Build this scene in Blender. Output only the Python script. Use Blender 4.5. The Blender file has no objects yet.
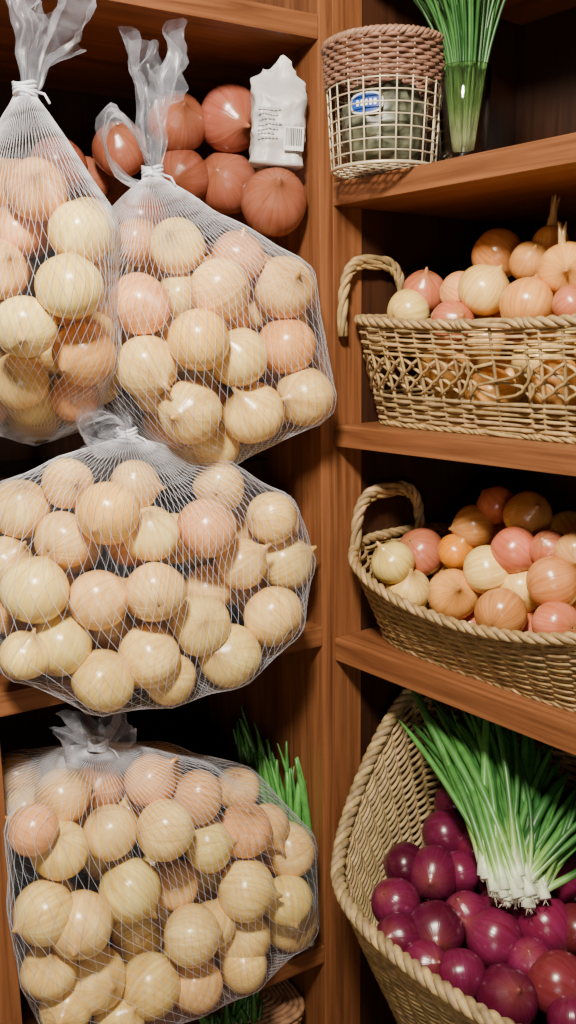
import bpy, bmesh, math, random
from mathutils import Vector, Matrix, noise
from mathutils.bvhtree import BVHTree
random.seed(7)
V=Vector
PI=math.pi
# ------------------------------------------------------------------ helpers
def link(o,parent=None):
    bpy.context.collection.objects.link(o)
    if parent: o.parent=parent
    return o
def empty(name,loc=(0,0,0)):
    o=bpy.data.objects.new(name,None);o.empty_display_size=.05;o.location=loc
    return link(o)
class Acc:
    def __init__(s): s.v=[];s.f=[];s.c=[];s.u=[]
    def add(s,vs,fs,cs,us=None):
        b=len(s.v);s.v+=[tuple(x) for x in vs];s.f+=[tuple(i+b for i in f) for f in fs]
        s.c+=list(cs) if isinstance(cs,list) else [cs]*len(vs)
        s.u+=us if us else [(0,0,0)]*len(vs)
    def obj(s,name,mat,parent=None,smooth=True,origin=None):
        org=V(origin) if origin is not None else V((0,0,0))
        m=bpy.data.meshes.new(name);m.from_pydata([tuple(V(x)-org) for x in s.v],[],s.f)
        a=m.attributes.new('Col','FLOAT_COLOR','POINT')
        for i,c in enumerate(s.c): a.data[i].color=(c[0],c[1],c[2],1)
        a=m.attributes.new('PUV','FLOAT_VECTOR','POINT')
        for i,c in enumerate(s.u): a.data[i].vector=c
        if smooth: m.polygons.foreach_set('use_smooth',[True]*len(m.polygons))
        m.materials.append(mat);m.update()
        o=bpy.data.objects.new(name,m);link(o,parent)
        o.location=org
        return o
def tube(acc,pts,rad,col,sides=6,closed=False,cap=True,flat=1.0):
    n=len(pts);pts=[V(p) for p in pts];vs=[];us=[];cs=[]
    N=None;L=0
    for i,pv in enumerate(pts):
        a=pts[i-1] if (i>0 or closed) else pts[0];b=pts[(i+1)%n] if (i<n-1 or closed) else pts[-1]
        t=(b-a).normalized()
        if N is None:
            ref=V((0,0,1)) if abs(t.z)<.9 else V((1,0,0));N=(ref-t*ref.dot(t)).normalized()
        else: N=(N-t*N.dot(t)).normalized()
        B=t.cross(N);r=rad[i] if isinstance(rad,list) else rad
        if i>0:L+=(pts[i]-pts[i-1]).length
        for k in range(sides):
            an=2*PI*k/sides;vs.append(pv+N*(r*math.cos(an))+B*(r*flat*math.sin(an)));us.append((L,k/sides,0))
            cs.append(col[i] if isinstance(col,list) else col)
    fs=[]
    for i in range(n if closed else n-1):
        j=(i+1)%n
        for k in range(sides):
            l=(k+1)%sides;fs.append((i*sides+k,i*sides+l,j*sides+l,j*sides+k))
    if not closed and cap:
        fs.append(tuple(range(sides))[::-1]);fs.append(tuple((n-1)*sides+k for k in range(sides)))
    acc.add(vs,fs,cs,us)
# ------------------------------------------------------------------ materials
def newmat(name):
    m=bpy.data.materials.new(name);m.use_nodes=True;nt=m.node_tree
    return m,nt,nt.nodes['Principled BSDF']
def nd(nt,t,**k):
    n=nt.nodes.new(t)
    for a,b in k.items(): setattr(n,a,b)
    return n
def setin(n,**k):
    for a,b in k.items():
        n.inputs[a.replace('_',' ')].default_value=b
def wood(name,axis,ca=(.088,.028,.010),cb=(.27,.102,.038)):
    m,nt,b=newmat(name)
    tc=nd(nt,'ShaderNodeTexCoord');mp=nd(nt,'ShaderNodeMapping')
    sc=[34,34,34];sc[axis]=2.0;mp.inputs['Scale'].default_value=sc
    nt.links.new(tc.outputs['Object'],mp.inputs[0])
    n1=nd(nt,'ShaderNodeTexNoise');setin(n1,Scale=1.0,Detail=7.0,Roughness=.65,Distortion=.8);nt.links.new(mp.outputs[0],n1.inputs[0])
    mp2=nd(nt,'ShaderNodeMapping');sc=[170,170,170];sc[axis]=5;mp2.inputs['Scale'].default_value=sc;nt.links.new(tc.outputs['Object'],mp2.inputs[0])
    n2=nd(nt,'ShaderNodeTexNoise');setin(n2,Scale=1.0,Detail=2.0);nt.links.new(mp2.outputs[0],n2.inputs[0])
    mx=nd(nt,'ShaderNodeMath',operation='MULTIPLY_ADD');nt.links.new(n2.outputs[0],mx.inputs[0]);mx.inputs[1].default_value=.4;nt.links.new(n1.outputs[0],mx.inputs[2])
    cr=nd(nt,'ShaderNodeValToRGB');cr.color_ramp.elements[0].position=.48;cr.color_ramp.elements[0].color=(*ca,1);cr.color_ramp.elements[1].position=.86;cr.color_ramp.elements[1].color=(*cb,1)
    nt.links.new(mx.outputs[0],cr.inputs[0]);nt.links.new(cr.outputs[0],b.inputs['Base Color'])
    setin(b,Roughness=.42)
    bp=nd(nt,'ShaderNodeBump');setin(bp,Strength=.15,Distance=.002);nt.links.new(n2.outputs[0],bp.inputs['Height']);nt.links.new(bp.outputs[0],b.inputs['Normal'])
    return m
W0=wood('cherry_wood_x',0);W1=wood('cherry_wood_y',1);W2=wood('cherry_wood_z',2)
WD=wood('shaded_interior_wood',2,(.022,.008,.004),(.055,.019,.009))  # cherry wood darkened, putting the shade of the shelf interiors into its colour
def plaster(name,c):
    m,nt,b=newmat(name);n=nd(nt,'ShaderNodeTexNoise');setin(n,Scale=30.0,Detail=4.0)
    cr=nd(nt,'ShaderNodeValToRGB');cr.color_ramp.elements[0].color=(c[0]*.85,c[1]*.85,c[2]*.85,1);cr.color_ramp.elements[1].color=(*c,1)
    nt.links.new(n.outputs[0],cr.inputs[0]);nt.links.new(cr.outputs[0],b.inputs['Base Color']);setin(b,Roughness=.9);return m
PL=plaster('warm_plaster',(.45,.36,.27));FL=wood('floor_wood',0,(.12,.06,.03),(.25,.13,.06))
def onionmat():
    m,nt,b=newmat('onion_skin')
    c=nd(nt,'ShaderNodeAttribute',attribute_name='Col');u=nd(nt,'ShaderNodeAttribute',attribute_name='PUV')
    mp=nd(nt,'ShaderNodeMapping');mp.inputs['Scale'].default_value=(46,1.6,1);nt.links.new(u.outputs['Vector'],mp.inputs[0])
    n=nd(nt,'ShaderNodeTexNoise');setin(n,Scale=1.0,Detail=3.0,Roughness=.6);nt.links.new(mp.outputs[0],n.inputs[0])
    mp2=nd(nt,'ShaderNodeMapping');mp2.inputs['Scale'].default_value=(6,2.5,1);nt.links.new(u.outputs['Vector'],mp2.inputs[0])
    n2=nd(nt,'ShaderNodeTexNoise');setin(n2,Scale=1.0,Detail=5.0,Distortion=.5);nt.links.new(mp2.outputs[0],n2.inputs[0])
    r=nd(nt,'ShaderNodeMapRange');setin(r,From_Min=.3,From_Max=.75,To_Min=.70,To_Max=1.12);nt.links.new(n.outputs[0],r.inputs[0])
    r2=nd(nt,'ShaderNodeMapRange');setin(r2,From_Min=.3,From_Max=.7,To_Min=.78,To_Max=1.14);nt.links.new(n2.outputs[0],r2.inputs[0])
    mm=nd(nt,'ShaderNodeMath',operation='MULTIPLY');nt.links.new(r.outputs[0],mm.inputs[0]);nt.links.new(r2.outputs[0],mm.inputs[1])
    sep=nd(nt,'ShaderNodeCombineXYZ')
    for i,e in enumerate((.7,1.1,1.8)):
        q=nd(nt,'ShaderNodeMath',operation='POWER');nt.links.new(mm.outputs[0],q.inputs[0]);q.inputs[1].default_value=e;nt.links.new(q.outputs[0],sep.inputs[i])
    vm=nd(nt,'ShaderNodeVectorMath',operation='MULTIPLY');nt.links.new(c.outputs['Color'],vm.inputs[0]);nt.links.new(sep.outputs[0],vm.inputs[1])
    nt.links.new(vm.outputs[0],b.inputs['Base Color'])
    setin(b,Roughness=.25);b.inputs['Specular IOR Level'].default_value=.5
    bp=nd(nt,'ShaderNodeBump');setin(bp,Strength=.28,Distance=.001);nt.links.new(n.outputs[0],bp.inputs['Height']);nt.links.new(bp.outputs[0],b.inputs['Normal'])
    return m
ON=onionmat()
def colmat(name,rough=.6,nscale=120,lo=.75,hi=1.15,bump=0):
    m,nt,b=newmat(name);c=nd(nt,'ShaderNodeAttribute',attribute_name='Col');tc=nd(nt,'ShaderNodeTexCoord')
    n=nd(nt,'ShaderNodeTexNoise');setin(n,Scale=float(nscale),Detail=3.0);nt.links.new(tc.outputs['Object'],n.inputs[0])
    r=nd(nt,'ShaderNodeMapRange');setin(r,From_Min=.3,From_Max=.7,To_Min=lo,To_Max=hi);nt.links.new(n.outputs[0],r.inputs[0])
    vm=nd(nt,'ShaderNodeVectorMath',operation='SCALE');nt.links.new(c.outputs['Color'],vm.inputs[0]);nt.links.new(r.outputs[0],vm.inputs['Scale'])
    nt.links.new(vm.outputs[0],b.inputs['Base Color']);setin(b,Roughness=rough)
    if bump:
        bp=nd(nt,'ShaderNodeBump');setin(bp,Strength=bump,Distance=.001);nt.links.new(n.outputs[0],bp.inputs['Height']);nt.links.new(bp.outputs[0],b.inputs['Normal'])
    return m
WK=colmat('wicker_straw',.6,90,.6,1.2,.3);GR=colmat('scallion_green',.38,60,.75,1.2);MISC=colmat('matte_coloured',.4,40,.85,1.1)
def filmmat(name,base,edge,col=(.76,.80,.95)):
    m,nt,b=newmat(name);nt.nodes.remove(b);out=nt.nodes['Material Output']
    tr=nd(nt,'ShaderNodeBsdfTransparent');df=nd(nt,'ShaderNodeBsdfDiffuse');tl=nd(nt,'ShaderNodeBsdfTranslucent');gl=nd(nt,'ShaderNodeBsdfGlossy')
    for q in (df,tl):q.inputs[0].default_value=(*col,1)
    gl.inputs['Roughness'].default_value=.25;gl.inputs[0].default_value=(1,1,1,1)
    m1=nd(nt,'ShaderNodeMixShader');m1.inputs[0].default_value=.35;nt.links.new(df.outputs[0],m1.inputs[1]);nt.links.new(tl.outputs[0],m1.inputs[2])
    m2=nd(nt,'ShaderNodeMixShader');m2.inputs[0].default_value=.12;nt.links.new(m1.outputs[0],m2.inputs[1]);nt.links.new(gl.outputs[0],m2.inputs[2])
    tc=nd(nt,'ShaderNodeTexCoord');n=nd(nt,'ShaderNodeTexNoise');setin(n,Scale=22.0,Detail=4.0,Distortion=1.5);nt.links.new(tc.outputs['Object'],n.inputs[0])
    r=nd(nt,'ShaderNodeMapRange');setin(r,From_Min=.35,From_Max=.7,To_Min=base*.4,To_Max=base*1.7);nt.links.new(n.outputs[0],r.inputs[0])
    fr=nd(nt,'ShaderNodeLayerWeight');fr.inputs[0].default_value=.5
    pw=nd(nt,'ShaderNodeMath',operation='POWER');nt.links.new(fr.outputs['Facing'],pw.inputs[0]);pw.inputs[1].default_value=3.5
    ad=nd(nt,'ShaderNodeMath',operation='MULTIPLY_ADD',use_clamp=True);nt.links.new(pw.outputs[0],ad.inputs[0]);ad.inputs[1].default_value=edge;nt.links.new(r.outputs[0],ad.inputs[2])
    m3=nd(nt,'ShaderNodeMixShader');nt.links.new(ad.outputs[0],m3.inputs[0]);nt.links.new(tr.outputs[0],m3.inputs[1]);nt.links.new(m2.outputs[0],m3.inputs[2])
    nt.links.new(m3.outputs[0],out.inputs[0]);return m
FILM=filmmat('net_film',.022,.5);TAIL=filmmat('gathered_plastic_film',.13,.6)
m,nt,b=newmat('net_strand');setin(b,Roughness=.4)
nz=nd(nt,'ShaderNodeTexNoise');setin(nz,Scale=50.0);cr=nd(nt,'ShaderNodeValToRGB');cr.color_ramp.elements[0].color=(.55,.58,.68,1);cr.color_ramp.elements[1].color=(.80,.82,.92,1)
nt.links.new(nz.outputs[0],cr.inputs[0]);nt.links.new(cr.outputs[0],b.inputs['Base Color']);NET=m
m,nt,b=newmat('clear_glass');setin(b,Roughness=.03,IOR=1.45);b.inputs['Transmission Weight'].default_value=1;b.inputs['Base Color'].default_value=(.93,.97,.95,1);GLASS=m
m,nt,b=newmat('wire_metal');setin(b,Roughness=.4,Metallic=.3);b.inputs['Base Color'].default_value=(.60,.50,.34,1);WIRE=m
# ------------------------------------------------------------------ room & shelves
def box(name,x0,x1,y0,y1,z0,z1,mat,parent=None,bev=.002,M=None):
    bm=bmesh.new();bmesh.ops.create_cube(bm,size=1)
    c=V(((x0+x1)/2,(y0+y1)/2,(z0+z1)/2))
    for v in bm.verts: v.co=V((v.co.x*(x1-x0),v.co.y*(y1-y0),v.co.z*(z1-z0)))
    if bev: bmesh.ops.bevel(bm,geom=bm.edges[:],offset=bev,segments=2,affect='EDGES',profile=.7)
    me=bpy.data.meshes.new(name);bm.to_mesh(me);bm.free();me.materials.append(mat)
    o=bpy.data.objects.new(name,me);link(o,parent);o.location=c
    if M is not None: o.matrix_local=M@Matrix.Translation(c)
    return o
ROT=Matrix.Rotation(math.radians(7.7),4,'Z')
def Lw(x,y,z): return ROT@V((x,y,z))
box('floor',-2.6,1.2,-2.6,.7,-.05,0,FL,bev=0);box('ceiling',-2.6,1.2,-2.6,.7,2.5,2.55,PL,bev=0)
box('wall_back',-2.6,1.0,.45,.53,0,2.5,PL,bev=0)
box('wall_right',.46,.54,-2.5,.3,0,2.5,PL,bev=0,M=ROT)
SU=empty('corner_shelving_unit')
UT=2.3
box('side_panel_left',-.53,-.5,0,.42,0,UT,W2,SU);box('side_panel_right',-.022,0,0,.42,0,UT,W2,SU)
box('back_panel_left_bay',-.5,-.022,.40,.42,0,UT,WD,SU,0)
for i,(z,y0) in enumerate(((2.27,0),(1.886,0),(1.0444,0),(.508,0),(.18,0))): box('left_shelf_%d'%i,-.5,-.022,y0,.4,z,z+.03,W0,SU)
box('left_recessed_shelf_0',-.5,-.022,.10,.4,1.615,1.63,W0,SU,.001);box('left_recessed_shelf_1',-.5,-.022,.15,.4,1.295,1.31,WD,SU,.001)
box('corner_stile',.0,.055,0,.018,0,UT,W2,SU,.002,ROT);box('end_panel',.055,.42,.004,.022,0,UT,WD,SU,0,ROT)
box('right_end_panel',0,.42,-1.02,-1.0,0,UT,W2,SU,.002,ROT)
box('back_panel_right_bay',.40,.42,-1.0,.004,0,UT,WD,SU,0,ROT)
for i,z in enumerate((2.27,1.98,1.6767,1.344,1.018,.28)): box('right_shelf_%d'%i,0,.4,-1.0,-.0005,z,z+.03 if z!=1.018 else z+.035,W1,SU,.002,ROT)  # second board from the top is added out of view to shade the compartment below
# ------------------------------------------------------------------ onions
COL={'y':(.93,.68,.23),'Y':(.86,.54,.13),'q':(.90,.58,.22),'p':(.84,.43,.18),'o':(.82,.40,.12),'t':(.64,.29,.095),'r':(.60,.18,.10),'R':(.36,.115,.075),'v':(.125,.010,.045),'w':(.20,.030,.045),'O':(.92,.34,.02)}
def onion(acc,c,R,k,axis=None,neck=1.0):
    dark=k in 'vw'
    g=random.uniform(.55,1.6) if dark else random.uniform(.88,1.06)
    base=V([max(0,x*g*random.uniform(.95,1.05)) for x in COL[k]])
    if axis is None:
        axis=V((random.gauss(0,1),random.gauss(-.6,.8),random.gauss(.4,1)))
    z=V(axis).normalized();x=z.orthogonal().normalized();y=z.cross(x)
    ns,nr=24,16;vs=[];cs=[];us=[];off=random.random()*10;ph=random.random()*6;fl=random.uniform(.88,.98);nk=random.choice([.12,.2,.3,.45])*neck
    brown=V((.42,.22,.08)) if not dark else V((.25,.07,.06))
    if k=='R': brown=V((.30,.12,.06))
    for i in range(nr+1):
        a=PI*i/nr
        rr=math.sin(a)**.95 if i not in(0,nr) else 0
        h=math.cos(a)*fl
        if i==0: rr=.045;h=fl+nk
        elif i==1: rr=.10;h=fl+nk*.45
        elif i==2: rr=.30;h=fl*.985
        if i==nr: rr=.03;h=-fl*.95
        if i==nr-1: rr=.17;h=-fl*.985
        for j in range(ns+1):
            b=2*PI*j/ns;w=1+.018*math.sin(3*b+ph)+.012*math.sin(5*b+2*ph)
            vs.append(V(c)+(x*math.cos(b)*rr*w+y*math.sin(b)*rr*w+z*h)*R)
            e=max(0,1-i/3.4)*.8+max(0,1-(nr-i)/2.2)*.7
            cc=base.lerp(brown,min(1,e));cs.append(tuple(cc));us.append((j/ns+off,a/PI+off,0))
    fs=[(i*(ns+1)+j,(i+1)*(ns+1)+j,(i+1)*(ns+1)+j+1,i*(ns+1)+j+1) for i in range(nr) for j in range(ns)]
    fs.append(tuple(range(ns)))
    acc.add(vs,fs,cs,us)
def mm(L): return [(V((a/1000,b/1000,c/1000)),r/1000,k) for a,b,c,r,k in L]
B1=mm([(-416,-19,1667,35,'p'),(-378,-47,1619,36,'y'),(-429,27,1627,31,'p'),(-433,72,1587,31,'y'),(-401,-71,1558,38,'y'),(-446,-43,1515,35,'y'),(-371,-18,1483,38,'o'),(-435,36,1452,35,'y'),(-364,47,1428,32,'p'),(-462,0,1580,35,'q')])
B2=mm([(-242,-12,1613,35,'y'),(-165,-28,1602,34,'p'),(-299,-23,1541,38,'p'),(-209,-61,1559,38,'q'),(-104,-40,1563,41,'q'),(-234,2,1554,31,'y'),(-245,-73,1498,38,'Y'),(-181,-52,1476,39,'y'),(-99,-36,1488,40,'o'),(-296,-28,1467,39,'y'),(-246,-41,1409,41,'y'),(-155,-41,1403,42,'y'),(-77,-45,1421,40,'y'),(-187,10,1358,34,'y'),(-273,40,1622,31,'p'),(-123,21,1537,31,'q')])
B3=mm([(-443,47,1293,38,'y'),(-391,13,1325,32,'q'),(-365,-55,1295,39,'Y'),(-405,0,1256,37,'q'),(-314,-16,1319,33,'q'),(-193,-11,1304,35,'q'),(-234,-56,1261,39,'p'),(-70,60,1229,41,'y'),(-306,-44,1260,36,'y'),(-467,35,1230,33,'y'),(-86,-1,1183,42,'y'),(-452,-30,1207,41,'y'),(-379,-43,1186,38,'q'),(-317,-76,1194,38,'q'),(-153,56,1154,39,'q'),(-172,-30,1200,36,'q'),(-425,-25,1131,39,'y'),(-320,-55,1104,42,'y'),(-245,-47,1131,41,'y'),(-135,-49,1124,43,'y'),(-334,41,1109,32,'y'),(-380,-47,1083,41,'y'),(-203,-49,1081,43,'y'),(-288,-41,1064,35,'y'),(-471,-37,1131,31,'y'),(-118,-20,1255,37,'y')])
B4=mm([(-243,-17,871,38,'p'),(-421,24,904,37,'q'),(-310,-57,862,40,'y'),(-371,-15,857,37,'y'),(-476,-38,905,32,'p'),(-173,-22,801,40,'p'),(-197,30,753,38,'o'),(-86,2,728,43,'q'),(-442,-25,859,37,'y'),(-355,-34,777,42,'y'),(-277,-3,739,35,'q'),(-472,-45,793,40,'y'),(-431,-56,767,42,'q'),(-186,-46,723,43,'y'),(-235,-35,680,33,'y'),(-323,31,656,38,'y'),(-279,-60,695,41,'y'),(-87,-2,608,43,'y'),(-184,-29,635,41,'y'),(-410,-33,663,43,'y'),(-336,-41,628,43,'y'),(-470,-40,708,36,'y'),(-270,-45,604,39,'q'),(-193,-44,603,38,'y'),(-452,-41,645,35,'y'),(-381,-41,597,35,'y'),(-65,66,615,39,'q'),(-360,51,892,35,'p'),(-307,-3,908,36,'p'),(-110,-35,672,38,'y'),(-235,-30,800,36,'y'),(-125,0,780,36,'q')])
def fill(L,n,gen,kinds,sp=.9,rr=(.031,.037)):
    out=[]
    for _ in range(n):
        c,ok=gen(),True;r=random.uniform(*rr)
        if c is None: continue
        for q in L+out:
            if (q[0]-c).length<sp*(q[1]+r): ok=False;break
        if ok: out.append((c,r,random.choice(kinds)))
    return out
def bag_grid(L,neck,rows,cols,clamp,infl=.004):
    bm=bmesh.new()
    ico=bmesh.new();bmesh.ops.create_icosphere(ico,subdivisions=2,radius=1);pts=[v.co.copy() for v in ico.verts];ico.free()
    sph=bmesh.new()
    for c,r,k in L:
        for q in pts: bm.verts.new(c+q*(r+infl))
        bmesh.ops.create_icosphere(sph,subdivisions=2,radius=r+infl+.002,matrix=Matrix.Translation(c))
    sb=BVHTree.FromBMesh(sph);sph.free()
    for k in range(8):
        a=2*PI*k/8;bm.verts.new(V(neck)+V((.012*math.cos(a),.012*math.sin(a),0)))
    bmesh.ops.convex_hull(bm,input=bm.verts[:])
    bmesh.ops.delete(bm,geom=[v for v in bm.verts if not v.link_faces],context='VERTS')
    bv=BVHTree.FromBMesh(bm);bm.free()
    cen=V((0,0,0))
    for c,r,k in L: cen+=c
    cen/=len(L);z=(V(neck)-cen).normalized();x=(V((1,0,0))-z*z.x).normalized();y=z.cross(x)
    G=[];n2=cols*2;dirs=[]
    for i in range(rows+1):
        a=PI*i/rows;row=[];dr=[]
        for j in range(n2):
            b=2*PI*j/n2;d=z*math.cos(a)+(x*math.cos(b)+y*math.sin(b))*math.sin(a)
            h=bv.ray_cast(cen,d);R_=(h[0]-cen).length if h[0] else .1
            s=sb.ray_cast(cen+d*.6,-d);S_=(s[0]-cen).length if s[0] else R_*.8
            row.append((R_,S_));dr.append(d)
        G.append(row);dirs.append(dr)
    H=[[max(g[1],g[0]*.90+min(g[0],g[1])*.10) if i>6 else g[0] for g in r] for i,r in enumerate(G)]
    for it in range(6):
        Q=[r[:] for r in H]
        for i in range(2,rows):
            for j in range(n2): Q[i][j]=(H[i][j]*2+H[i-1][j]+H[i+1][j]+H[i][j-1]+H[i][(j+1)%n2])/6
        H=Q
    P=[]
    for i in range(rows+1):
        P.append([clamp(cen+dirs[i][j]*(max(H[i][j],G[i][j][1]-.002)+.001)) for j in range(n2)])
    return P
def mkclamp(st):
    def f(p):
        p=p.copy()
        if p.y>-.006: p.x=min(max(p.x,-.496),-.026)
        if st and p.y>-.006 and p.z<st+.003:
            if p.y<.03 : p.y=-.006
            else: p.z=st+.003
        return p
    return f
def ruffle(acc,base,top,r0,r1,seed,pleats=6,flat=.55,hv=.25):
    rnd=random.Random(seed);base=V(base);top=V(top);ax=(top-base);H=ax.length;z=ax.normalized();x=(V((1,0,0))-z*z.x).normalized();y=z.cross(x)
    ns,nt_=26,110;vs=[]
    ph=[rnd.uniform(0,6.28) for _ in range(6)]
    for i in range(ns+1):
        s=i/ns
        for j in range(nt_):
            t=2*PI*j/nt_
            r=r0+(r1-r0)*(max(0,s-.12)/.88)**.9
            w=1+s**.5*(.34*math.sin(pleats*t+ph[0]+s*1.5)+.20*math.sin((pleats+5)*t+ph[1]-s*2)+.22*math.sin(2*t+ph[2]+s*2))
            hh=s*H*(1+hv*s*(math.sin(2*t+ph[3])*.7+math.sin(3*t+ph[4])*.5))
            q=base+(x*math.cos(t)+y*math.sin(t)*flat)*r*w+z*hh
            nn=noise.noise_vector(q*26+V((seed,0,0)))*.018*s+noise.noise_vector(q*80)*.004*s
            vs.append(q+nn)
    fs=[(i*nt_+j,i*nt_+(j+1)%nt_,(i+1)*nt_+(j+1)%nt_,(i+1)*nt_+j) for i in range(ns) for j in range(nt_)]
    acc.add(vs,fs,(1,1,1))
def loop(acc,base,d,size,width,seed):
    base=V(base);d=V(d).normalized();up=V((0,-.5,.86)).normalized();s=d.cross(up).normalized();n=24;vs=[]
    for i in range(n+1):
        a=2*PI*i/n
        q=base+d*size*(1-math.cos(a))*.5+up*size*.36*math.sin(a)*(1-.2*math.cos(a))
        for k in range(9):
            t=(k/8-.5);qq=q+s*width*t*(.35+.65*math.sin(a/2))+up*.004*math.sin(k*2.2+a*2)
            vs.append(qq+noise.noise_vector(qq*40+V((seed,0,0)))*.008)
    fs=[(i*9+k,i*9+k+1,(i+1)*9+k+1,(i+1)*9+k) for i in range(n) for k in range(8)]
    acc.add(vs,fs,(1,1,1))
def make_bag(name,L,neck,tail,st,zmax,seed,tr=.04,loops=()):
    random.seed(seed)
    E=empty(name,neck)
    def par(o):
        o.parent=E;o.location=V(o.location)-V(neck)
    def gen():
        q=random.choice(L)[0]+V((random.uniform(-.035,.035),random.uniform(.03,.11),random.uniform(-.03,.03)))
        if q.x>-.064 or q.x<-.462 or q.z>zmax-.036 or q.y>.18: return None
        if st and q.z<st+.037: q.z=st+.037
        if st and q.z<st+.06 and q.y<.04: return None
        return q
    F=fill(L,2500,gen,['y','y','y','q','o'],.86,(.033,.037))
    acc=Acc()
    for c,r,k in L+F: onion(acc,c,r,k)
    par(acc.obj('onions',ON,None,origin=neck))
    rows,cols=57,40
    P=bag_grid(L+F,neck,rows,cols,mkclamp(st));n2=cols*2
    acc=Acc();ww=.00021
    for j0 in range(n2):
        for sg in (1,-1):
            pts=[P[i][(j0+sg*(i//4))%n2].lerp(P[i][(j0+sg*(i//4+1))%n2],(i%4)/4) for i in range(1,rows)]
            tube(acc,pts,ww,(1,1,1),3,cap=False)
    par(acc.obj('net_strands',NET,None,origin=neck))
    acc=Acc();vs=[p for r in P for p in r];fs=[(i*n2+j,i*n2+(j+1)%n2,(i+1)*n2+(j+1)%n2,(i+1)*n2+j) for i in range(rows) for j in range(n2)]
    acc.add(vs,fs,(1,1,1));par(acc.obj('net_film',FILM,None,origin=neck))
    acc=Acc();ruffle(acc,V(neck)-V((0,0,.004)),tail,.009,tr,seed)
    nk=V(neck)
    for li,(d,sz,wd) in enumerate(loops): loop(acc,nk,d,sz,wd,seed+li)
    par(acc.obj('gathered_top',TAIL,None,origin=neck))
    acc=Acc()
    for k in range(4):
        pts=[nk+V((.012*math.cos(a),.012*math.sin(a),.002+k*.0033+.002*math.sin(a*2+k))) for a in [2*PI*i/20 for i in range(20)]]
        tube(acc,pts,.0020,(1,1,1),6,True)
    tube(acc,[nk+V((.010,-.008,.004)),nk+V((.016,-.018,0)),nk+V((.02,-.022,-.010))],.0014,(1,1,1))
    par(acc.obj('tie_string',NET,None,origin=neck))
make_bag('mesh_onion_bag',B1,(-.422,-.02,1.765),(-.390,-.02,1.865),None,1.72,11,.034)
make_bag('mesh_onion_bag',B2,(-.268,-.005,1.692),(-.262,-.005,1.835),None,1.66,12,.034,(((-1,-.25,.75),.085,.06),))
make_bag('mesh_onion_bag',B3,(-.311,.01,1.375),(-.335,.015,1.40),1.0744,1.28,13,.035,(((-1,-.25,.3),.07,.045),))
make_bag('mesh_onion_bag',B4,(-.374,.005,.968),(-.372,.03,1.0),.538,.93,14,.045,(((-1,-.3,.45),.06,.05),((.8,-.3,.5),.05,.04)))
# ------------------------------------------------------------------ red onions behind
acc=Acc();random.seed(5)
RO=mm([(-82,140,1808,47,'R'),(-78,165,1725,46,'R'),(-72,38,1682,46,'R'),(-148,170,1729,40,'R'),(-155,165,1800,43,'R'),(-240,170,1758,39,'R')])
def g():
    return V((random.uniform(-.44,-.07),random.uniform(.15,.34),random.uniform(1.668,1.74)))
RO+=fill(RO,600,g,['R'],.93,(.037,.041))
for i,(c,r,k) in enumerate(RO): onion(acc,c,r,k,(random.uniform(-.9,.3),random.uniform(-1,-.2),random.choice([.8,-.3,.3])))
acc.obj('red_onion_pile',ON)
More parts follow.
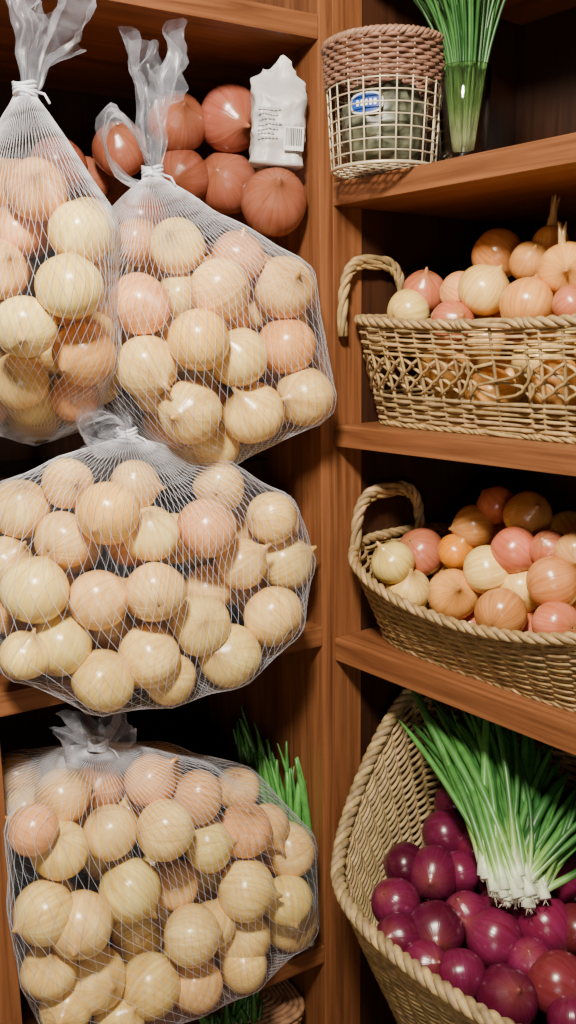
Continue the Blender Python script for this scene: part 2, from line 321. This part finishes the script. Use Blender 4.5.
# ------------------------------------------------------------------ baskets
def sup(th,a,b,n):
    c,s=math.cos(th),math.sin(th)
    return (a*math.copysign(abs(c)**(2/n),c),b*math.copysign(abs(s)**(2/n),s))
def wicker(name,base,rim,z0,zr,n,rows,stakes,skip=None,lat=False,col=(.42,.28,.125),M=ROT,wr=.0028,rimr=.0045,handle=None,bulge=0):
    E=empty(name);rnd=random.Random(len(name)+rows)
    (bx,by,ba,bb),(rx,ry,ra,rb)=base,rim
    def P(th,t,off=0):
        a=ba+(ra-ba)*t+bulge*math.sin(PI*t);b=bb+(rb-bb)*t+bulge*math.sin(PI*t);cx=bx+(rx-bx)*t;cy=by+(ry-by)*t
        x,y=sup(th,a+off,b+off,n)
        Z=z0+(zr(cx+x,cy+y)-z0)*t
        return M@V((cx+x,cy+y,Z))
    NS=stakes*6
    N0=720;pp=[P(2*PI*i/N0,1) for i in range(N0)];cum=[0]
    for i in range(N0): cum.append(cum[-1]+(pp[(i+1)%N0]-pp[i]).length)
    ths=[];k=0
    for i in range(NS):
        tgt=cum[-1]*i/NS
        while cum[k+1]<tgt:k+=1
        ths.append(2*PI*(k+(tgt-cum[k])/(cum[k+1]-cum[k]))/N0)
    acc=Acc()
    def cv(): 
        f=rnd.uniform(.7,1.25);return (col[0]*f,col[1]*f*rnd.uniform(.94,1.03),col[2]*f*rnd.uniform(.8,1.05))
    for r in range(rows):
        t=(r+.5)/rows
        if skip and skip[0]<t<skip[1]: continue
        ph=PI*(r%2)
        pts=[P(ths[i],t,wr*1.0*math.sin(PI*i/6+ph)) for i in range(NS)]
        tube(acc,pts,wr*rnd.uniform(.85,1.1),cv(),5,True)
    for s in range(stakes):
        th=ths[s*6]
        tube(acc,[P(th,t,0) for t in [i/12 for i in range(13)]],wr*.9,cv(),5)
    if lat:
        for s in range(stakes):
            for sg in (1,-1):
                pts=[P(ths[(s*6+int(sg*12*q/8))%NS],skip[0]+(skip[1]-skip[0])*q/8,.003*sg) for q in range(9)]
                tube(acc,pts,wr*.85,cv(),5)
    def braid(pts,closed,rr,amp,turn):
        nn=len(pts)
        for kk in range(3):
            q=[]
            for i in range(nn):
                a=pts[i-1] if (i>0 or closed) else pts[0];b=pts[(i+1)%nn] if (i<nn-1 or closed) else pts[-1]
                t=(b-a).normalized();ref=V((0,0,1)) if not handle or closed else hn
                N=(ref-t*ref.dot(t)).normalized();B=t.cross(N);an=i*turn+2*PI*kk/3
                q.append(pts[i]+N*amp*math.cos(an)+B*amp*math.sin(an))
            tube(acc,q,rr,cv(),6,closed)
    tn=int(NS/9)
    braid([P(t,1) for t in ths],True,rimr,rimr*.95,2*PI*tn/NS)
    braid([P(t,.02) for t in ths],True,rimr*.7,rimr*.6,2*PI*tn/NS)
    vs=[P(t,.01,-.002) for t in ths];c=V((0,0,0))
    for q in vs:c+=q
    c/=len(vs);acc.add(vs+[c],[(i,(i+1)%NS,NS) for i in range(NS)],cv())
    if handle:
        y,x0,x1,zb,zt=handle;hn=M.to_3x3()@V((0,1,0));pts=[]
        cxh=(x0+x1)/2;hw=(x1-x0)/2
        for i in range(61):
            a=PI*i/60;cx_=math.copysign(abs(math.cos(a))**.55,math.cos(a));sz=math.sin(a)**.6
            pts.append(M@V((cxh-hw*cx_,y,zb+(zt-zb)*sz)))
        braid(pts,False,rimr*1.05,rimr*1.1,.42)
        braid([p+V((0,0,-rimr*2.2)) for p in pts[8:53]],False,rimr*.7,rimr*.7,.5)
    acc.obj('weave',WK,E)
    return P
flat1=lambda x,y:1.512+.010*((y+.28)/.25)**2
wicker('wicker_tray_basket',(.150,-.272,.108,.250),(.138,-.276,.134,.270),1.3755,flat1,6,22,46,skip=(.34,.66),lat=True,wr=.0025,rimr=.0038,handle=(-.012,.006,.128,1.500,1.606))
z2=lambda x,y:1.146+.045*min(1.2,((y+.26)/.24)**2)
wicker('oval_wicker_basket',(.146,-.252,.112,.232),(.130,-.258,.162,.256),1.0545,z2,3.6,20,46,wr=.0026,rimr=.0042,handle=(-.020,.024,.162,1.170,1.275))
def sm(t): t=max(0,min(1,t));return t*t*(3-2*t)
z3=lambda x,y:.752+.205*sm((x+.11)/.26)
wicker('deep_wicker_basket',(.15,-.33,.13,.21),(.078,-.335,.232,.290),.3125,z3,2.5,100,58,wr=.0034,rimr=.0058,col=(.38,.27,.135))
def heap(L,gen,kinds,n,rr=(.03,.035),seed=1):
    random.seed(seed);acc=Acc();F=fill(L,n,gen,kinds,.93,rr)
    for c,r,k in L+F: onion(acc,c,r,k)
    return acc
K1=mm([(80,-67,1532,31,'y'),(109,-65,1559,31,'r'),(80,-159,1516,29,'r'),(113,-182,1556,35,'y'),(165,-149,1605,35,'t'),(106,-265,1535,33,'o'),(98,-205,1495,25,'q'),(154,-220,1590,26,'t'),(150,-283,1576,33,'o'),(183,-226,1614,23,'o'),(115,-328,1532,24,'r'),(109,-140,1556,27,'p')])
def g1():
    p=Lw(random.uniform(.07,.23),random.uniform(-.48,-.09),random.uniform(1.41,1.56));
    if p.z>1.50 and p.x<.15: return None
    return p
acc=heap(K1,g1,['y','q','r','o'],1500,(.031,.035),3)
for c,d in (((150,-283,1576),(-.35,-.1,1)),((183,-226,1614),(.1,0,1))):
    c=V(c)/1000;d=V(d).normalized()
    for k in range(4):
        e=d+V((random.gauss(0,.25),random.gauss(0,.25),0));tube(acc,[c+d*.020,c+d*.036,c+d*.036+e*.022],[.008,.0045,.001],[(.50,.28,.10),(.58,.38,.16),(.62,.44,.22)],6)
acc.obj('onion_heap',ON)
K2=mm([(66,-55,1172,33,'y'),(129,-43,1177,37,'r'),(129,-121,1193,27,'O'),(88,-64,1129,34,'y'),(83,-169,1148,36,'o'),(110,-206,1187,34,'y'),(131,-233,1217,32,'r'),(156,-128,1227,33,'t'),(169,-219,1258,33,'t'),(85,-259,1144,34,'t'),(137,-241,1163,32,'y'),(123,-309,1191,35,'t'),(97,-341,1149,30,'r'),(148,-279,1225,26,'r'),(154,-315,1228,26,'p'),(180,-147,1260,29,'r')])
def g2():
    p=Lw(random.uniform(.075,.25),random.uniform(-.44,-.08),random.uniform(1.09,1.22))
    if p.z>1.10+max(0,p.x-.05)*.9: return None
    return p
heap(K2,g2,['y','t','r','o'],1500,(.031,.035),4).obj('onion_heap',ON)
K3=mm([(34,-195,754,38,'v'),(10,-162,756,33,'v'),(-43,-209,743,34,'v'),(-27,-272,733,39,'v'),(101,-145,767,38,'v'),(156,-100,780,32,'v'),(122,-191,763,34,'v'),(-72,-255,731,32,'v'),(31,-320,731,38,'v'),(174,-293,752,40,'v'),(102,-341,735,39,'v'),(-41,-336,717,34,'v'),(-13,-389,709,38,'v'),(52,-410,714,40,'w'),(46,-370,722,30,'v'),(25,-274,739,31,'v'),(-69,-302,721,30,'v'),(130,-368,734,33,'w'),(69,-292,741,32,'v'),(68,-213,754,30,'v'),(36,-451,701,33,'v')])
def g3():
    a=random.random()*2*PI;r=math.sqrt(random.random())
    p=Lw(.095+.155*r*math.cos(a),-.345+.215*r*math.sin(a),random.uniform(.58,.745));return p
heap(K3,g3,['v'],1800,(.031,.036),6).obj('purple_onion_heap',ON)
# ------------------------------------------------------------------ scallions
def bunch(name,starts,tips,n,seed,r=.0042,sag=.02,white=.12,jit=.012,br=1.0):
    random.seed(seed);acc=Acc()
    for i in range(n):
        a=V(starts[0]).lerp(V(starts[1]),random.random())+V([random.gauss(0,.005) for _ in range(3)])
        b=V(tips[0]).lerp(V(tips[1]),random.random())+V([random.gauss(0,jit) for _ in range(3)])
        a+=(b-a).normalized()*random.uniform(-.012,.012)
        b=a+(b-a)*random.uniform(.85,1.05)
        md=(a+b)/2+V((random.gauss(0,.016),random.gauss(0,.016),sag+random.gauss(0,.010)))
        N=14;pts=[];rad=[];cs=[];rr=r*random.uniform(.6,1.25);g=V((.018,.085,.02)).lerp(V((.08,.25,.05)),random.random())*br
        for q in range(N+1):
            t=q/N;pts.append(a*(1-t)**2+md*2*t*(1-t)+b*t*t)
            rad.append(rr*(1.45 if q==0 else 1.2 if q==1 else 1.0 if t<.8 else 1-.8*(t-.8)/.2*.9))
            wc=V((.80,.84,.66));lg=V((.26,.46,.11))
            cs.append(tuple(wc.lerp(lg,min(1,t/white)) if t<white else lg.lerp(g,min(1,(t-white)/.15))))
        tube(acc,pts,rad,cs,7,flat=1.15)
        d=(pts[0]-pts[1]).normalized()
        for k in range(3):
            tube(acc,[pts[0],pts[0]+d*.007+V([random.gauss(0,.002) for _ in range(3)])],.0004,(.7,.65,.5),3)
    return acc.obj(name,GR)
bunch('scallion_bunch',((.030,-.310,.800),(.070,-.345,.800)),((.085,-.080,.935),(.18,-.16,.955)),70,1,.0046,.03,.15,.018)
bunch('scallion_bunch',((.05,-.32,.79),(.085,-.345,.79)),((.18,-.14,.93),(.26,-.36,.86)),80,2,.0046,.03,.13,.020)
bunch('scallion_bunch',((-.040,.022,.552),(-.032,.050,.552)),((-.095,.15,.88),(-.034,.050,.84)),52,3,.0056,.0,.08,.008,1.7)
bunch('scallion_bunch',((-.20,.03,.30),(-.12,.05,.30)),((-.22,.08,.44),(-.10,.06,.46)),30,4,.006,.0,.05,.01)
# ------------------------------------------------------------------ glass of chives
gl=empty('glass_of_chives',Lw(.07,-.17,1.7067))
def lathe(acc,prof,c,n=40,col=(1,1,1)):
    vs=[];m=len(prof)
    for r,z in prof:
        for j in range(n): a=2*PI*j/n;vs.append((c[0]+r*math.cos(a),c[1]+r*math.sin(a),c[2]+z))
    fs=[(i*n+j,i*n+(j+1)%n,(i+1)*n+(j+1)%n,(i+1)*n+j) for i in range(m-1) for j in range(n)]
    acc.add(vs,fs,col)
acc=Acc();lathe(acc,[(0.0005,0),(.027,0),(.029,.004),(.034,.118),(.0335,.119),(.0325,.118),(.0275,.010),(.0005,.009)],(0,0,.0005));acc.obj('tumbler',GLASS,gl)
random.seed(9);acc=Acc()
for i in range(80):
    a=random.random()*6.28;r=math.sqrt(random.random())
    s=V((.012*r*math.cos(a),.012*r*math.sin(a),.014))
    m1=V((.026*r*math.cos(a),.026*r*math.sin(a),.116))
    e=V((.074*r*math.cos(a)-.012,.074*r*math.sin(a)+.010,.24+random.uniform(-.03,.03)))+V((random.gauss(0,.006),random.gauss(0,.006),0))
    cs=[];pts=[];g=V((.018,.075,.016)).lerp(V((.05,.16,.035)),random.random())
    for q in range(13):
        t=q/12
        if t<.45: u=t/.45;p_=s.lerp(m1,u)
        else: u=(t-.45)/.55;p_=m1*(1-u)**2+(m1+(m1-s)*.5)*2*u*(1-u)+e*u*u
        pts.append(p_);cs.append(tuple(V((.60,.60,.34)).lerp(V((.16,.28,.07)),min(1,t*4)) if t<.25 else V((.16,.28,.07)).lerp(g,min(1,(t-.25)*4))))
    tube(acc,pts,[.0021]*12+[.0008],cs,5)
acc.obj('chive_stalks',GR,gl)
# ------------------------------------------------------------------ wire basket
WB=empty('wire_basket_with_herb_packet',(.020,-.088,1.7072))
acc=Acc();H=.146;rb,rt=.067,.0755
def rad_(t): return rb+(rt-rb)*t
for k in range(22):
    a=2*PI*k/22;tube(acc,[(rad_(t)*math.cos(a),rad_(t)*math.sin(a),.002+H*t) for t in (0,.25,.5,.75,1)],.0011,(1,1,1),6)
for k in range(8):
    t=k/7*.66;tube(acc,[(rad_(t)*math.cos(a),rad_(t)*math.sin(a),.003+H*t) for a in [2*PI*i/48 for i in range(48)]],.0024 if k==0 else .0010,(1,1,1),6,True)
for k in range(-4,5):
    y=k*.0145;x=math.sqrt(max(0,rb*rb-y*y));tube(acc,[(-x,y,.003),(x,y,.003)],.0012,(1,1,1));tube(acc,[(y,-x,.003),(y,x,.003)],.0012,(1,1,1))
acc.obj('wire_cage',WIRE,WB)
acc=Acc();rnd=random.Random(3)
for r in range(8):
    t=.70+.28*r/7;NSg=132;pts=[((rad_(t)+.0025*math.sin(PI*i/3+PI*(r%2)))*math.cos(2*PI*i/NSg),(rad_(t)+.0025*math.sin(PI*i/3+PI*(r%2)))*math.sin(2*PI*i/NSg),.002+H*t) for i in range(NSg)]
    f=rnd.uniform(.8,1.1);tube(acc,pts,.0027,(.25*f,.12*f,.075*f),5,True)
for k in range(3):
    pts=[]
    for i in range(150):
        a=2*PI*i/150;an=a*22+2*PI*k/3;pts.append(((rt+.003*math.cos(an))*math.cos(a),(rt+.003*math.cos(an))*math.sin(a),H+.004+.003*math.sin(an)))
    tube(acc,pts,.003,(.30,.16,.10),5,True)
acc.obj('wicker_band',WK,WB)
acc=Acc();vs=[];n=60;rows=26
for i in range(rows+1):
    t=i/rows
    for j in range(n):
        a=2*PI*j/n;r=.054*(math.sin(PI*min(1,max(.04,t*.92+.04)))**.25)*(1 if 0<i<rows else .3);q=V((r*math.cos(a),r*math.sin(a),.008+.098*t));q+=noise.noise_vector(q*45)*.007+noise.noise_vector(q*120)*.002;vs.append(q)
fs=[(i*n+j,i*n+(j+1)%n,(i+1)*n+(j+1)%n,(i+1)*n+j) for i in range(rows) for j in range(n)]
cs=[tuple(V((.02,.026,.014)).lerp(V((.16,.165,.11)),max(0,min(1,.42+1.2*noise.noise(v*110))))) for v in vs]
acc.add(vs,fs,cs);acc.obj('herb_packet',MISC,WB)
fd=V((-.65,-.76,0)).normalized();sd=V((.76,-.65,0)).normalized()
acc=Acc()
def oval(off,w,h,z,col,dx=-.018,ex=2):
    vs=[];n=32
    for j in range(n):
        a=2*PI*j/n;u=dx+w*math.copysign(abs(math.cos(a))**(2/ex),math.cos(a));vv=h*math.copysign(abs(math.sin(a))**(2/ex),math.sin(a))
        vs.append(fd*(math.sqrt(.0605**2-u*u)+off)+sd*u+V((0,0,z+vv)))
    vs.append(fd*(math.sqrt(.0605**2-dx*dx)+off)+sd*dx+V((0,0,z)))
    acc.add(vs,[(j,(j+1)%n,n) for j in range(n)],col)
oval(.0000,.021,.0125,.074,(.6,.6,.62),ex=3);oval(.001,.019,.0105,.074,(.01,.06,.35),ex=2.4)
for k in range(5): oval(.002,.0018,.0036,.074,(.85,.87,.9),dx=-.018+(-2+k)*.0055,ex=4)
acc.obj('label',MISC,WB)
# ------------------------------------------------------------------ white packet
WP=empty('white_plastic_packet',(-.070,.033,1.7265));WP.rotation_euler=(0,math.radians(3),math.radians(-24))
acc=Acc();vs=[];n=96;rows=54;Hh=.132
for i in range(rows+1):
    t=i/rows;w=.040*(1-.05*math.sin(PI*t));d=.025*(1-.88*sm((t-.60)/.30))
    if i==0:w*=.9;d*=.8
    if .82<t: w*=1-.40*sm((t-.82)/.10)
    for j in range(n):
        x,y=sup(2*PI*j/n,w,d,4.0);z=Hh*t+(.010*math.sin(x*130+1) if t>.93 else 0)
        q=V((x,y,z));fold=abs(noise.noise(q*32))*.008+abs(noise.noise(q*75+V((3,3,3))))*.003
        q+=V((x,y,0)).normalized()*(-fold)+noise.noise_vector(q*25)*.002
        vs.append(q)
fs=[(i*n+j,i*n+(j+1)%n,(i+1)*n+(j+1)%n,(i+1)*n+j) for i in range(rows) for j in range(n)]+[tuple(range(n))[::-1]]
acc.add(vs,fs,(.50,.48,.48));acc.obj('packet_body',MISC,WP)
acc=Acc()
def quad(x0,x1,z0,z1,y,c): acc.add([(x0,y,z0),(x1,y,z0),(x1,y,z1),(x0,y,z1)],[(0,1,2,3)],c)
rnd=random.Random(2);x=.008
quad(.006,.032,.018,.048,-.0262,(.62,.62,.62))
while x<.030:
    w=rnd.choice([.0007,.0011,.0016]);quad(x,x+w,.024,.046,-.0266,(.03,.03,.03));x+=w+rnd.choice([.0008,.0012])
for k in range(7):
    x=-.030
    while x<-.002-.003*(k%3):
        w=rnd.uniform(.002,.005);quad(x,x+w,.068-.006*k,.0698-.006*k,-.0262,(.28,.28,.31));x+=w+.001
acc.obj('barcode_label',MISC,WP,smooth=False)
# ------------------------------------------------------------------ small lidded basket bottom
wicker('small_lidded_wicker_basket',(-.105,.10,.055,.065),(-.105,.10,.066,.075),.2105,lambda x,y:.40,4,22,24,M=Matrix.Identity(4),col=(.36,.19,.10))
acc=Acc()
for k in range(9):
    s=1-k/9;pts=[(-.105+sup(2*PI*i/60,.068*s+.002,.077*s+.002,4)[0],.10+sup(2*PI*i/60,.068*s+.002,.077*s+.002,4)[1],.411+.012*(1-s)) for i in range(60)]
    tube(acc,pts,.0052,(.36,.19,.10),6,True)
acc.obj('basket_lid',WK,bpy.data.objects['small_lidded_wicker_basket'])
# ------------------------------------------------------------------ camera
f=900.0;p=math.radians(11.0);th=math.radians(59);roll=math.radians(0.8)
fh=V((math.cos(th),math.sin(th),0));r0=V((math.sin(th),-math.cos(th),0));zu=V((0,0,1))
fw=fh*math.cos(p)-zu*math.sin(p);up0=fh*math.sin(p)+zu*math.cos(p)
R=r0*math.cos(roll)-up0*math.sin(roll);U=up0*math.cos(roll)+r0*math.sin(roll)
cd=bpy.data.cameras.new('camera');cam=link(bpy.data.objects.new('camera',cd))
Mx=Matrix((R,U,-fw)).transposed().to_4x4();Mx.translation=V((-.727,-1.078,1.5));cam.matrix_world=Mx
cd.sensor_fit='VERTICAL';cd.sensor_height=36;cd.lens=36*f/1024;cd.clip_start=.02;bpy.context.scene.camera=cam
# ------------------------------------------------------------------ lights
def area(name,loc,tgt,size,e,col):
    l=bpy.data.lights.new(name,'AREA');l.shape='DISK';l.size=size;l.energy=e;l.color=col
    o=link(bpy.data.objects.new(name,l));o.location=loc;o.rotation_euler=(V(tgt)-V(loc)).to_track_quat('-Z','Y').to_euler()
area('ceiling_lamp',(-.78,-.92,2.25),(-.25,0,.8),.20,56,(1,.91,.76))
area('added_fill_light',(-1.0,-1.5,1.2),(-.2,0,.6),.5,5,(1,.93,.82))  # added weak fill from near the camera, no real fixture
w=bpy.data.worlds.new('world');bpy.context.scene.world=w;w.use_nodes=True;w.node_tree.nodes['Background'].inputs[0].default_value=(.9,.8,.7,1);w.node_tree.nodes['Background'].inputs[1].default_value=.008
